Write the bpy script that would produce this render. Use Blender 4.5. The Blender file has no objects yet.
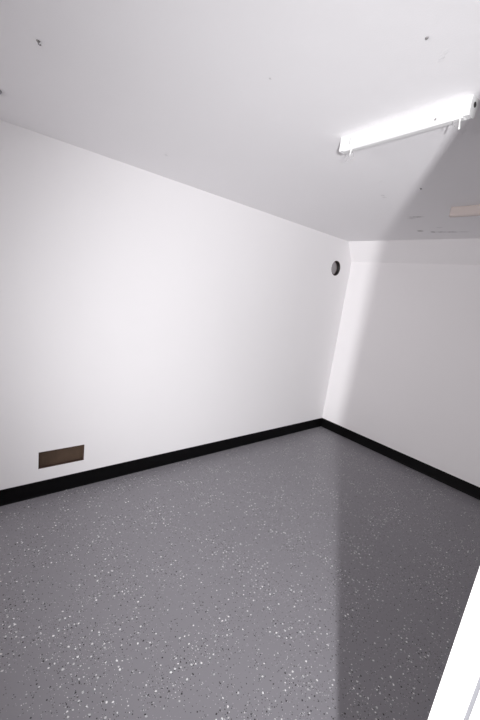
import bpy, bmesh, math, random
from mathutils import Vector, Matrix
random.seed(4)
scene = bpy.context.scene
C = scene.collection

# ---------------------------------------------------------------- dimensions (metres)
H = 2.40            # ceiling height
HW = 2.183          # where the right wall turns into the sloped strip
SL = 0.146          # how far the sloped strip comes out at the ceiling
BB = 0.118          # baseboard height
XB = -9.00          # back wall, unseen, set far back for the added fill lamp
YF = -2.461         # room face of the front wall (at LEAN_Z)
LEAN, LEAN_Z = 0.0170, 1.08   # the front wall is a little out of plumb
XJ = -3.16          # right side of the doorway
XJ2 = -5.30         # left side of the doorway
DH = 2.37           # doorway head
VENT = (-3.384, -3.075, 0.2165, 0.3465)      # x0 x1 z0 z1
PIPE_C, PIPE_R = (-0.296, 2.063), 0.087

# ---------------------------------------------------------------- helpers
def link(name, bm, mat, parent=None, smooth=False, bevel=0.0, seg=2):
    bmesh.ops.recalc_face_normals(bm, faces=bm.faces[:])
    me = bpy.data.meshes.new(name); bm.to_mesh(me); bm.free()
    if smooth:
        for p in me.polygons: p.use_smooth = True
    o = bpy.data.objects.new(name, me); C.objects.link(o)
    if mat: me.materials.append(mat)
    if parent: o.parent = parent
    if bevel:
        b = o.modifiers.new('bevel', 'BEVEL'); b.width = bevel; b.segments = seg; b.limit_method = 'ANGLE'
    return o

def tag(o, label=None, cat=None, group=None, kind=None):
    for k, v in (('label', label), ('category', cat), ('group', group), ('kind', kind)):
        if v: o[k] = v
    return o

def box(bm, x0, x1, y0, y1, z0, z1, shear=None):
    vs = []
    for z in (z0, z1):
        for x, y in ((x0, y0), (x1, y0), (x1, y1), (x0, y1)):
            yy = y - (z - LEAN_Z) * LEAN if shear else y
            vs.append(bm.verts.new((x, yy, z)))
    for f in ((3, 2, 1, 0), (4, 5, 6, 7), (0, 1, 5, 4), (1, 2, 6, 5), (2, 3, 7, 6), (3, 0, 4, 7)):
        bm.faces.new([vs[i] for i in f])

def prism(bm, pts, axis, a, b):
    """closed profile pts (2D) swept along axis from a to b"""
    def P(p, t):
        return {'x': (t, p[0], p[1]), 'y': (p[0], t, p[1]), 'z': (p[0], p[1], t)}[axis]
    A = [bm.verts.new(P(p, a)) for p in pts]; B = [bm.verts.new(P(p, b)) for p in pts]
    n = len(pts)
    for i in range(n):
        bm.faces.new((A[i], A[(i+1) % n], B[(i+1) % n], B[i]))
    bm.faces.new(A[::-1]); bm.faces.new(B)

def tube(bm, pts, r, n=8):
    pts = [Vector(p) for p in pts]
    rs = r if isinstance(r, (list, tuple)) else [r] * len(pts)
    rings = []
    for i, p in enumerate(pts):
        t = (pts[min(i+1, len(pts)-1)] - pts[max(i-1, 0)]).normalized()
        up = Vector((0, 0, 1)) if abs(t.z) < .9 else Vector((1, 0, 0))
        u = t.cross(up).normalized(); v = t.cross(u)
        rings.append([bm.verts.new(p + rs[i] * (math.cos(2*math.pi*k/n) * u + math.sin(2*math.pi*k/n) * v)) for k in range(n)])
    for a, b in zip(rings, rings[1:]):
        for k in range(n):
            bm.faces.new((a[k], a[(k+1) % n], b[(k+1) % n], b[k]))
    bm.faces.new(rings[0][::-1]); bm.faces.new(rings[-1])

def lathe(bm, prof, n=32, M=None):
    """prof: (radius, height) along local z"""
    M = M or Matrix()
    rings = []
    for r, h in prof:
        if r < 1e-6: rings.append([bm.verts.new(M @ Vector((0, 0, h)))])
        else: rings.append([bm.verts.new(M @ Vector((r*math.cos(2*math.pi*k/n), r*math.sin(2*math.pi*k/n), h))) for k in range(n)])
    for a, b in zip(rings, rings[1:]):
        for k in range(n):
            q = [a[k % len(a)], a[(k+1) % len(a)], b[(k+1) % len(b)], b[k % len(b)]]
            u = []
            for w in q:
                if w not in u: u.append(w)
            if len(u) > 2: bm.faces.new(u)

# ---------------------------------------------------------------- materials
def new_mat(name):
    m = bpy.data.materials.new(name); m.use_nodes = True
    nt = m.node_tree; b = nt.nodes['Principled BSDF']
    return m, nt, b

def N(nt, typ, **kw):
    n = nt.nodes.new(typ)
    for k, v in kw.items(): setattr(n, k, v)
    return n

def math_node(nt, op, a, b=None, clamp=False):
    n = N(nt, 'ShaderNodeMath', operation=op, use_clamp=clamp)
    for i, v in enumerate((a, b)):
        if v is None: continue
        if isinstance(v, (int, float)): n.inputs[i].default_value = v
        else: nt.links.new(v, n.inputs[i])
    return n.outputs[0]

def ramp01(nt, val, lo, hi):
    n = N(nt, 'ShaderNodeMapRange', clamp=True)
    nt.links.new(val, n.inputs[0]); n.inputs[1].default_value = lo; n.inputs[2].default_value = hi
    n.inputs[3].default_value = 0; n.inputs[4].default_value = 1
    return n.outputs[0]

def mix(nt, fac, a, b):
    n = N(nt, 'ShaderNodeMix', data_type='RGBA')
    if isinstance(fac, (int, float)): n.inputs[0].default_value = fac
    else: nt.links.new(fac, n.inputs[0])
    for i, v in ((6, a), (7, b)):
        if isinstance(v, tuple): n.inputs[i].default_value = (*v, 1)
        else: nt.links.new(v, n.inputs[i])
    return n.outputs[2]

def noise(nt, vec, scale, detail=2, rough=.5):
    n = N(nt, 'ShaderNodeTexNoise'); nt.links.new(vec, n.inputs['Vector'])
    n.inputs['Scale'].default_value = scale; n.inputs['Detail'].default_value = detail; n.inputs['Roughness'].default_value = rough
    return n.outputs['Fac'], n.outputs['Color']

def simple(name, col, rough=.5, bump=0, bscale=200, vary=.04, spec=.5):
    m, nt, b = new_mat(name)
    tc = N(nt, 'ShaderNodeTexCoord').outputs['Object']
    f, _ = noise(nt, tc, 12, 3)
    dark = tuple(c * (1 - vary) for c in col); lite = tuple(min(1, c * (1 + vary)) for c in col)
    nt.links.new(mix(nt, f, dark, lite), b.inputs['Base Color'])
    b.inputs['Roughness'].default_value = rough
    b.inputs['Specular IOR Level'].default_value = spec
    if bump:
        g, _ = noise(nt, tc, bscale, 3)
        bp = N(nt, 'ShaderNodeBump'); bp.inputs['Strength'].default_value = bump; bp.inputs['Distance'].default_value = .002
        nt.links.new(g, bp.inputs['Height']); nt.links.new(bp.outputs[0], b.inputs['Normal'])
    return m

def paint(name, col, marks=()):
    """matt wall paint with roller texture; marks = scuffs and filler: (x, y, rx, ry, angle, dark 0..1, raise)"""
    m, nt, b = new_mat(name)
    tc = N(nt, 'ShaderNodeTexCoord').outputs['Object']
    f, _ = noise(nt, tc, 1.3, 3)
    c = mix(nt, f, tuple(v * .985 for v in col), tuple(min(1, v * 1.015) for v in col))
    g, _ = noise(nt, tc, 160, 4, .6)
    g2, _ = noise(nt, tc, 9, 2)
    h = math_node(nt, 'ADD', math_node(nt, 'MULTIPLY', g, .0006), math_node(nt, 'MULTIPLY', g2, .002))
    if marks:
        _, nc = noise(nt, tc, 45, 3, .65)
        sub = N(nt, 'ShaderNodeVectorMath', operation='SUBTRACT'); nt.links.new(nc, sub.inputs[0]); sub.inputs[1].default_value = (.5, .5, .5)
        scl = N(nt, 'ShaderNodeVectorMath', operation='SCALE'); nt.links.new(sub.outputs[0], scl.inputs[0]); scl.inputs['Scale'].default_value = .035
        add = N(nt, 'ShaderNodeVectorMath', operation='ADD'); nt.links.new(tc, add.inputs[0]); nt.links.new(scl.outputs[0], add.inputs[1])
        for (x, y, rx, ry, ang, dk, up) in marks:
            mp = N(nt, 'ShaderNodeMapping', vector_type='TEXTURE')
            mp.inputs['Location'].default_value = (x, y, H); mp.inputs['Rotation'].default_value = (0, 0, ang)
            mp.inputs['Scale'].default_value = (rx, ry, 1)
            nt.links.new(add.outputs[0], mp.inputs[0])
            ln = N(nt, 'ShaderNodeVectorMath', operation='LENGTH'); nt.links.new(mp.outputs[0], ln.inputs[0])
            k = ramp01(nt, ln.outputs['Value'], 1.0, .55)
            if dk: c = mix(nt, math_node(nt, 'MULTIPLY', k, dk), c, (.10, .09, .09))
            if up: h = math_node(nt, 'ADD', h, math_node(nt, 'MULTIPLY', k, up))
    nt.links.new(c, b.inputs['Base Color'])
    b.inputs['Roughness'].default_value = .72; b.inputs['Specular IOR Level'].default_value = .25
    bp = N(nt, 'ShaderNodeBump'); bp.inputs['Strength'].default_value = .6; bp.inputs['Distance'].default_value = 1
    nt.links.new(h, bp.inputs['Height']); nt.links.new(bp.outputs[0], b.inputs['Normal'])
    return m

def epoxy():
    """grey epoxy coat with scattered white and black paint flakes, thicker in drifts"""
    m, nt, b = new_mat('grey_flake_epoxy')
    tc = N(nt, 'ShaderNodeTexCoord').outputs['Object']
    big, _ = noise(nt, tc, 1.1, 2)
    c = mix(nt, big, (.243, .235, .255), (.272, .263, .285))
    cl, _ = noise(nt, tc, 4.2, 3, .6)
    drift = ramp01(nt, cl, .44, .66)
    def flakes(scale, rmin, rmax, share, share_drift, seed):
        off = N(nt, 'ShaderNodeVectorMath', operation='ADD'); nt.links.new(tc, off.inputs[0]); off.inputs[1].default_value = (seed, seed*1.7, 0)
        _, nc = noise(nt, off.outputs[0], scale*2.2, 1)
        sub = N(nt, 'ShaderNodeVectorMath', operation='SCALE'); nt.links.new(nc, sub.inputs[0]); sub.inputs['Scale'].default_value = .35/scale
        ad = N(nt, 'ShaderNodeVectorMath', operation='ADD'); nt.links.new(off.outputs[0], ad.inputs[0]); nt.links.new(sub.outputs[0], ad.inputs[1])
        v = N(nt, 'ShaderNodeTexVoronoi', voronoi_dimensions='2D', distance='MANHATTAN' if seed % 2 else 'EUCLIDEAN')
        v.inputs['Scale'].default_value = scale; nt.links.new(ad.outputs[0], v.inputs['Vector'])
        sp = N(nt, 'ShaderNodeSeparateColor'); nt.links.new(v.outputs['Color'], sp.inputs[0])
        lim = math_node(nt, 'ADD', math_node(nt, 'MULTIPLY', drift, share_drift - share), share)
        on = math_node(nt, 'LESS_THAN', sp.outputs[0], lim)
        rad = math_node(nt, 'ADD', math_node(nt, 'MULTIPLY', sp.outputs[1], (rmax - rmin) * scale), rmin * scale)
        near = math_node(nt, 'LESS_THAN', v.outputs['Distance'], rad)
        return math_node(nt, 'MULTIPLY', on, near), sp.outputs[2]
    def put(c, fl, shade_a, shade_b):
        k, r = fl
        return mix(nt, k, c, mix(nt, r, shade_a, shade_b))
    c = put(c, flakes(130, .0012, .0026, .08, .30, 3), (.33, .32, .34), (.76, .75, .76))
    c = put(c, flakes(120, .0012, .0024, .10, .26, 8), (.045, .045, .05), (.14, .135, .14))
    c = put(c, flakes(52, .0024, .0046, .09, .26, 5), (.06, .055, .055), (.015, .015, .018))
    c = put(c, flakes(46, .0022, .0048, .06, .36, 12), (.50, .50, .51), (.93, .93, .93))
    nt.links.new(c, b.inputs['Base Color'])
    b.inputs['Roughness'].default_value = .42; b.inputs['Specular IOR Level'].default_value = .4
    g, _ = noise(nt, tc, 60, 3)
    g2, _ = noise(nt, tc, 5, 2)
    bp = N(nt, 'ShaderNodeBump'); bp.inputs['Strength'].default_value = .5; bp.inputs['Distance'].default_value = 1
    nt.links.new(math_node(nt, 'ADD', math_node(nt, 'MULTIPLY', g, .0006), math_node(nt, 'MULTIPLY', g2, .0016)), bp.inputs['Height'])
    nt.links.new(bp.outputs[0], b.inputs['Normal'])
    return m

WALL = (.890, .872, .882)
wall_paint = paint('white_wall_paint', WALL)
ceil_marks = [
    (-2.727, -1.985, .026, .009, .9, .03, .0008), (-2.712, -1.972, .016, .008, .9, 0, .0008),
    (-1.855, -1.320, .020, .012, .3, 0, .003), (-1.835, -1.300, .012, .016, .9, 0, .003),
    (-1.596, -1.203, .022, .010, -.3, .16, .002), (-2.951, -1.485, .007, .005, 0, .3, 0),
    (-2.805, -.426, .016, .009, .4, .22, -.002), (-2.815, -.45, .010, .006, .4, .10, -.002),
    (-1.007, -1.171, .016, .070, .2, .42, -.003), (-.97, -1.12, .014, .035, .3, .26, -.003),
    (-.526, -1.003, .020, .034, .2, .75, -.003), (-.466, -1.093, .024, .026, .2, .65, -.003),
    (-.452, -1.16, .016, .060, .2, .62, -.003), (-.437, -1.24, .016, .055, .2, .58, -.003),
    (-.425, -1.33, .014, .055, .2, .32, -.003), (-.62, -1.20, .014, .034, .1, .2, -.003),
    (-1.55, -1.19, .012, .022, .2, .14, -.002),
]
ceil_paint = paint('white_ceiling_paint', (.890, .876, .890), ceil_marks)
floor_mat = epoxy()
black_vinyl = simple('black_vinyl', (.0026, .0024, .0028), .5, .25, 60, .15, .12)
trim_paint = simple('white_gloss_trim', (.84, .84, .84), .38, .08, 60, .01)
gap_mat = simple('grey_sealant', (.13, .13, .14), .7)
enamel = simple('white_enamel', (.76, .76, .76), .34, 0, 60, .01)
cream = simple('cream_enamel', (.66, .585, .555), .4, 0, 60, .02)
dark_hole = simple('dark_cavity', (.02, .018, .018), .8)
steel = simple('dull_steel', (.20, .19, .19), .5)
white_wire = simple('white_wire_sheath', (.85, .85, .84), .5)
grey_wire = simple('grey_wire_sheath', (.38, .37, .38), .5)
brown_board = simple('brown_board', (.088, .054, .034), .75, .5, 90, .25)
brown_edge = simple('brown_lining', (.075, .042, .030), .75, .3, 90, .2)
pipe_black = simple('black_duct', (.005, .004, .004), .6)
pipe_brown = simple('rusty_brown_rim', (.10, .055, .045), .7)
plate_grey = simple('grey_duct_cap', (.40, .375, .39), .55, .1, 60)

# ---------------------------------------------------------------- setting
def struct(name, bm, mat, **kw):
    o = link(name, bm, mat, **kw); o['kind'] = 'structure'; return o

bm = bmesh.new(); box(bm, XB - .12, .12, -2.62, .12, -.12, 0); struct('floor', bm, floor_mat)
bm = bmesh.new(); box(bm, XB - .12, .12, -2.66, .12, H, H + .12); struct('ceiling', bm, ceil_paint)

# left wall: slab with a rectangular vent opening and a round duct opening cut through
bm = bmesh.new()
x0, x1, z0, z1 = VENT; cx, cz = PIPE_C; q = .13
xs = sorted({XB, x0, x1, cx - q, cx + q, 0.0}); zs = sorted({0.0, z0, z1, cz - q, cz + q, H})
T = .12
cache = {}
def wv(x, y, z):
    k = (round(x, 5), round(y, 5), round(z, 5))
    if k not in cache: cache[k] = bm.verts.new((x, y, z))
    return cache[k]
for i in range(len(xs) - 1):
    for j in range(len(zs) - 1):
        a, b, c, d = xs[i], xs[i+1], zs[j], zs[j+1]
        if abs(a - x0) < 1e-6 and abs(c - z0) < 1e-6:
            for (p, r) in (((a, c), (b, c)), ((b, c), (b, d)), ((b, d), (a, d)), ((a, d), (a, c))):
                bm.faces.new((wv(p[0], 0, p[1]), wv(r[0], 0, r[1]), wv(r[0], T, r[1]), wv(p[0], T, p[1])))
            continue
        if abs(a - (cx - q)) < 1e-6 and abs(c - (cz - q)) < 1e-6:
            n = 48; ring = []; sq = []
            for k in range(n):
                t = 2 * math.pi * (k + .5) / n; u, v = math.cos(t), math.sin(t); s = q / max(abs(u), abs(v))
                ring.append((cx + PIPE_R * u, cz + PIPE_R * v)); sq.append((cx + s * u, cz + s * v))
            for y in (0, T):
                for k in range(n):
                    l = (k + 1) % n
                    bm.faces.new([wv(p[0], y, p[1]) for p in (ring[k], ring[l], sq[l], sq[k])])
                for (ux, vz) in ((1, 1), (-1, 1), (-1, -1), (1, -1)):
                    cor = (cx + ux * q, cz + vz * q)
                    near = sorted(sq, key=lambda p: (p[0]-cor[0])**2 + (p[1]-cor[1])**2)[:2]
                    bm.faces.new([wv(p[0], y, p[1]) for p in (cor, near[0], near[1])])
            for k in range(n):
                l = (k + 1) % n
                bm.faces.new([wv(ring[k][0], 0, ring[k][1]), wv(ring[l][0], 0, ring[l][1]), wv(ring[l][0], T, ring[l][1]), wv(ring[k][0], T, ring[k][1])])
            continue
        for y in (0, T):
            bm.faces.new([wv(*p) for p in ((a, y, c), (b, y, c), (b, y, d), (a, y, d))])
struct('wall_left', bm, wall_paint)

# right wall with the sloped strip along its top
bm = bmesh.new()
prism(bm, [(0, 0), (.12, 0), (.12, H), (-SL, H), (0, HW)], 'y', -2.62, 0)
struct('wall_right', bm, wall_paint)
bm = bmesh.new(); box(bm, XB - .12, XB, -2.62, .12, 0, H); struct('wall_back', bm, wall_paint)

# front wall with the doorway the photograph is taken through
bm = bmesh.new()
box(bm, XJ + .02, .0, YF - .12, YF, 0, H, True)
box(bm, XB, XJ2 - .02, YF - .12, YF, 0, H, True)
box(bm, XJ2 - .02, XJ + .02, YF - .12, YF, DH + .02, H, True)
struct('wall_front', bm, paint('low_bounce_grey', (.42, .41, .41)))  # unseen face greyed to cut bounce onto the floor and right wall

# door lining: right jamb with a sealed groove, left jamb, head
bm = bmesh.new()
box(bm, XJ, XJ + .02, YF - .046, YF + .001, 0, DH, True)
box(bm, XJ, XJ + .02, YF - .121, YF - .0525, 0, DH, True)
box(bm, XJ2 - .02, XJ2, YF - .121, YF + .001, 0, DH, True)
box(bm, XJ2 - .02, XJ + .02, YF - .121, YF + .001, DH, DH + .02, True)
lining = struct('trim_1', bm, trim_paint, bevel=.0012)
bm = bmesh.new(); box(bm, XJ + .0015, XJ + .018, YF - .0527, YF - .0458, 0, DH, True)
link('seal_strip', bm, gap_mat, lining)['label'] = 'grey sealed groove'

# black cove baseboards
prof = [(0, 0), (-.011, 0), (-.0095, .003), (-.0065, .010), (-.005, .022), (-.0045, BB - .004), (-.003, BB), (0, BB)]
bm = bmesh.new(); prism(bm, prof, 'x', XB, 0); struct('baseboard_left', bm, black_vinyl)
bm = bmesh.new(); prism(bm, prof, 'y', YF, 0); struct('baseboard_right', bm, black_vinyl)
bm = bmesh.new(); prism(bm, [(XB - a, b) for a, b in prof], 'y', YF, 0); struct('baseboard_back', bm, black_vinyl)

# ---------------------------------------------------------------- low rectangular vent
def empty(name, loc, rz=0):
    o = bpy.data.objects.new(name, None); C.objects.link(o); o.location = loc; o.rotation_euler = (0, 0, rz)
    o.empty_display_size = .05; return o

w, h = x1 - x0, z1 - z0
v = tag(empty('wall_vent', (x0, 0, z0)), 'brown rectangular vent opening low in the white wall above the black baseboard', 'vent')
bm = bmesh.new(); t = .004
for a, b, c, d in ((0, w, 0, t), (0, w, h - t, h), (0, t, t, h - t), (w - t, w, t, h - t)):
    box(bm, a, b, .001, .05, c, d)
link('lining', bm, brown_edge, v)
bm = bmesh.new()
box(bm, t, w - t, .026, .032, t, h - t)
n = 34
for k in range(1, n):                       # fine vertical ribs pressed into the board
    x = t + (w - 2*t) * k / n
    prism(bm, [(x - .0016, .0262), (x, .0246), (x + .0016, .0262)], 'z', t, h - t)
link('back_board', bm, brown_board, v)
for (a, b) in ((.012, .012), (w - .012, .012), (.012, h - .012), (w - .012, h - .012)):
    bm = bmesh.new(); lathe(bm, [(0, .0035), (.0022, .003), (.0035, 0)], 12, Matrix.Translation((a, .0248, b)) @ Matrix.Rotation(math.pi/2, 4, 'X'))
    link('screw', bm, dark_hole, v)

# ---------------------------------------------------------------- round duct high in the corner
R = Matrix.Rotation(-math.pi/2, 4, 'X')     # local +z looks into the wall (+y)
d = tag(empty('duct_outlet', (cx, 0, cz)), 'round duct hole with grey cap high on the left wall beside the corner', 'vent')
bm = bmesh.new(); r = PIPE_R - .0008
lathe(bm, [(r, .004), (r, .10), (r - .003, .10), (r - .003, .004), (r, .004)], 48, R)
link('duct_sleeve', bm, pipe_black, d, smooth=True)
bm = bmesh.new(); lathe(bm, [(r, .0005), (r, .004), (r - .004, .004), (r - .004, .0005), (r, .0005)], 48, R)
link('rim', bm, pipe_brown, d)
bm = bmesh.new(); lathe(bm, [(0, .040), (r - .016, .040), (r - .010, .043), (r - .003, .046), (r - .003, .056), (0, .056)], 48, R)
cap = link('duct_cap', bm, plate_grey, d)
bm = bmesh.new(); lathe(bm, [(r - .0105, .0395), (r - .008, .038), (r - .0055, .0395), (r - .006, .045), (r - .0095, .044), (r - .0105, .0395)], 48, R)
link('bead', bm, pipe_brown, cap)

# ---------------------------------------------------------------- bare fluorescent battens
def batten(loc, rz, metal, label, wires, worn=True):
    """origin at the near end on the ceiling; runs along local +y, room face is local -x"""
    L, hh, W = .545, .060, .046
    o = tag(empty('batten_light', loc, rz), label, 'light fixture', 'bare fluorescent battens on the ceiling')
    bm = bmesh.new()
    prism(bm, [(0, -.0005), (0, -hh + .006), (.003, -hh), (W - .010, -hh), (W, -hh + .010), (W, -.0005)], 'y', .003, L - .003)
    link('body', bm, metal, o, bevel=.0012)
    bm = bmesh.new()
    prism(bm, [(.004, -hh), (.007, -hh - .003), (W - .016, -hh - .003), (W - .013, -hh)], 'y', .02, L - .02)
    link('cover_strip', bm, metal, o)
    for y0_, y1_ in ((0, .003), (L - .003, L)):
        bm = bmesh.new(); prism(bm, [(-.0008, -.0005), (-.0008, -hh + .006), (.002, -hh - .001), (W - .0095, -hh - .001), (W + .0008, -hh + .010), (W + .0008, -.0005)], 'y', y0_, y1_)
        e = link('end_cap', bm, metal, o)
        yy = -.0006 if y0_ == 0 else L + .0006
        bm = bmesh.new(); lathe(bm, [(0, -.0008), (.0085, -.0008), (.0085, .0008), (0, .0008)], 20, Matrix.Translation((.026, yy, -.022)) @ Matrix.Rotation(math.pi/2, 4, 'X'))
        link('cable_hole', bm, dark_hole, e)
    # screw near one end, half-punched knockout near the other
    if not worn: return o
    bm = bmesh.new(); lathe(bm, [(0, .0025), (.003, .002), (.0045, 0)], 14, Matrix.Translation((0, .115, -.045)) @ Matrix.Rotation(-math.pi/2, 4, 'Y'))
    link('screw', bm, steel, o)
    bm = bmesh.new()
    tube(bm, [(-.0008, L - .062 + .010*math.cos(a), -.030 + .014*math.sin(a)) for a in [math.radians(-75 + 150*k/12) for k in range(13)]], .0014, 6)
    link('knockout', bm, grey_wire, o)
    for pts, rad, m in wires:
        bm = bmesh.new(); tube(bm, pts, rad, 8); link('wire', bm, m, o, smooth=True)
    return o
loop = [(.030 + .004*math.sin(k*.5), .505 + .020*math.cos(math.radians(100 + 290*k/16)), -.080 + .020*math.sin(math.radians(100 + 290*k/16))) for k in range(17)]
wires = [
    ([(.010, .0310, -.060), (.014, .0325, -.070), (.022, .0335, -.082), (.024, .0340, -.087), (.025, .0345, -.090)], [.0022, .0022, .0022, .0034, .0030], white_wire),
    ([(.012, .055, -.060), (.016, .052, -.070), (.022, .050, -.078)], .0014, grey_wire),
    ([(.006, .478, -.060), (.006, .482, -.072), (.010, .488, -.086)], [.0026, .0026, .0032], white_wire),
    ([(.028, .50, -.058)] + loop, .0010, grey_wire),
]
batten((-2.476, -1.990, H), -math.radians(3.2), enamel, 'white bare fluorescent batten on the ceiling, in full light with loose wires hanging', wires)
batten((-1.195, -2.035, H), 0, cream, 'cream fluorescent batten on the ceiling, in shade and cut by the right edge', (), False)

# ---------------------------------------------------------------- bits left in the ceiling
def ceiling_screw(x, y, hook, r, label):
    o = tag(empty('ceiling_hook' if hook else 'ceiling_screw', (x, y, H)), label, 'hook' if hook else 'screw', 'old fixings left in the ceiling')
    bm = bmesh.new(); lathe(bm, [(0, -.005*r), (.004*r, -.004*r), (.006*r, -.0005), (0, -.0005)], 16)
    link('head', bm, steel, o)
    if hook:
        bm = bmesh.new()
        tube(bm, [(0, 0, -.003), (0, 0, -.006)] + [(.0045 - .0045*math.cos(a), 0, -.006 - .005*math.sin(a)) for a in [math.radians(22*k) for k in range(1, 8)]], .0019, 8)
        link('shank', bm, steel, o)
    return o
ceiling_screw(-3.587, -.982, True, 1.1, 'small dark hook in the ceiling near the top left of the picture')
ceiling_screw(-2.819, -1.974, False, .8, 'small dark screw in the bright ceiling above the white batten')
ceiling_screw(-1.634, -1.469, False, 1.1, 'small dark screw in the shaded ceiling between the two battens')
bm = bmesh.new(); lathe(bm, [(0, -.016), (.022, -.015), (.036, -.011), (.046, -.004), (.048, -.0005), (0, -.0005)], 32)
pl = link('shadow_disc', bm, simple('shadow_disc_grey', (.36, .35, .36), .6))  # added disc, stands in for a soft shadow at the left edge
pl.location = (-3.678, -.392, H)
tag(pl, 'added grey disc standing in for a soft shadow on the ceiling, cut by the left edge of the picture', 'shadow stand-in')

# ---------------------------------------------------------------- light: a camera flash held beside the lens, outside the doorway
def aim(o, direction):
    o.rotation_euler = Vector(direction).to_track_quat('-Z', 'Y').to_euler()
BLEND = 1.0
FLASH_W, FLASH_DEG, FLASH_AZ, FLASH_EL, DAY_W, BACK_W, SKY, FLASH_A, FLASH_Z = 560, 83, 40, -2, 0, 108, .04, .8, 1.32
ld = bpy.data.lights.new('flash', 'SPOT'); ld.energy = FLASH_W; ld.shadow_soft_size = .042
ld.spot_size = math.radians(FLASH_DEG); ld.spot_blend = BLEND; ld.color = (.985, .985, 1)
lo = bpy.data.objects.new('flash', ld); C.objects.link(lo); lo.location = (-3.853 - FLASH_A, -2.951 - .675 * FLASH_A, FLASH_Z)
a, e = math.radians(FLASH_AZ), math.radians(FLASH_EL)
aim(lo, (math.cos(a)*math.cos(e), math.sin(a)*math.cos(e), math.sin(e)))
# daylight coming in at the doorway, and an added fill lamp at the unseen far end, lifting the right wall
if DAY_W:
    dl = bpy.data.lights.new('doorway_daylight', 'AREA'); dl.shape = 'RECTANGLE'; dl.size = 1.4; dl.size_y = 1.9; dl.energy = DAY_W
    do = bpy.data.objects.new('doorway_daylight', dl); C.objects.link(do); do.location = (-3.85, -3.25, 1.2); aim(do, (0.1, 1, 0))
if BACK_W:
    bl = bpy.data.lights.new('end_fill', 'AREA'); bl.shape = 'RECTANGLE'; bl.size = 2.0; bl.size_y = 1.7; bl.energy = BACK_W; bl.color = (1, .97, .965)
    bo = bpy.data.objects.new('end_fill', bl); C.objects.link(bo); bo.location = (XB + .02, -1.25, 1.25); aim(bo, (1, 0, 0))

wd = bpy.data.worlds.new('world'); scene.world = wd; wd.use_nodes = True
bg = wd.node_tree.nodes['Background']; bg.inputs[0].default_value = (.72, .82, 1, 1); bg.inputs[1].default_value = SKY

# ---------------------------------------------------------------- camera
f_px, yaw, pitch, roll = 343.45, .8511, -.1969, .1334
f = Vector((math.cos(pitch)*math.cos(yaw), math.cos(pitch)*math.sin(yaw), math.sin(pitch)))
r0 = Vector((math.sin(yaw), -math.cos(yaw), 0)); u0 = r0.cross(f)
r = math.cos(roll)*r0 + math.sin(roll)*u0; u = -math.sin(roll)*r0 + math.cos(roll)*u0
cd = bpy.data.cameras.new('camera'); cam = bpy.data.objects.new('camera', cd); C.objects.link(cam)
M = Matrix((r, u, -f)).transposed().to_4x4(); M.translation = (-3.8526, -2.5552, 1.6513)
cam.matrix_world = M
cd.sensor_fit = 'VERTICAL'; cd.sensor_height = 36; cd.sensor_width = 24; cd.lens = f_px * 36 / 720; cd.clip_start = .01
scene.camera = cam
vs = scene.view_settings
vs.view_transform = 'Standard'; vs.look = 'None'; vs.gamma = 1; vs.use_curve_mapping = False; vs.exposure = .07
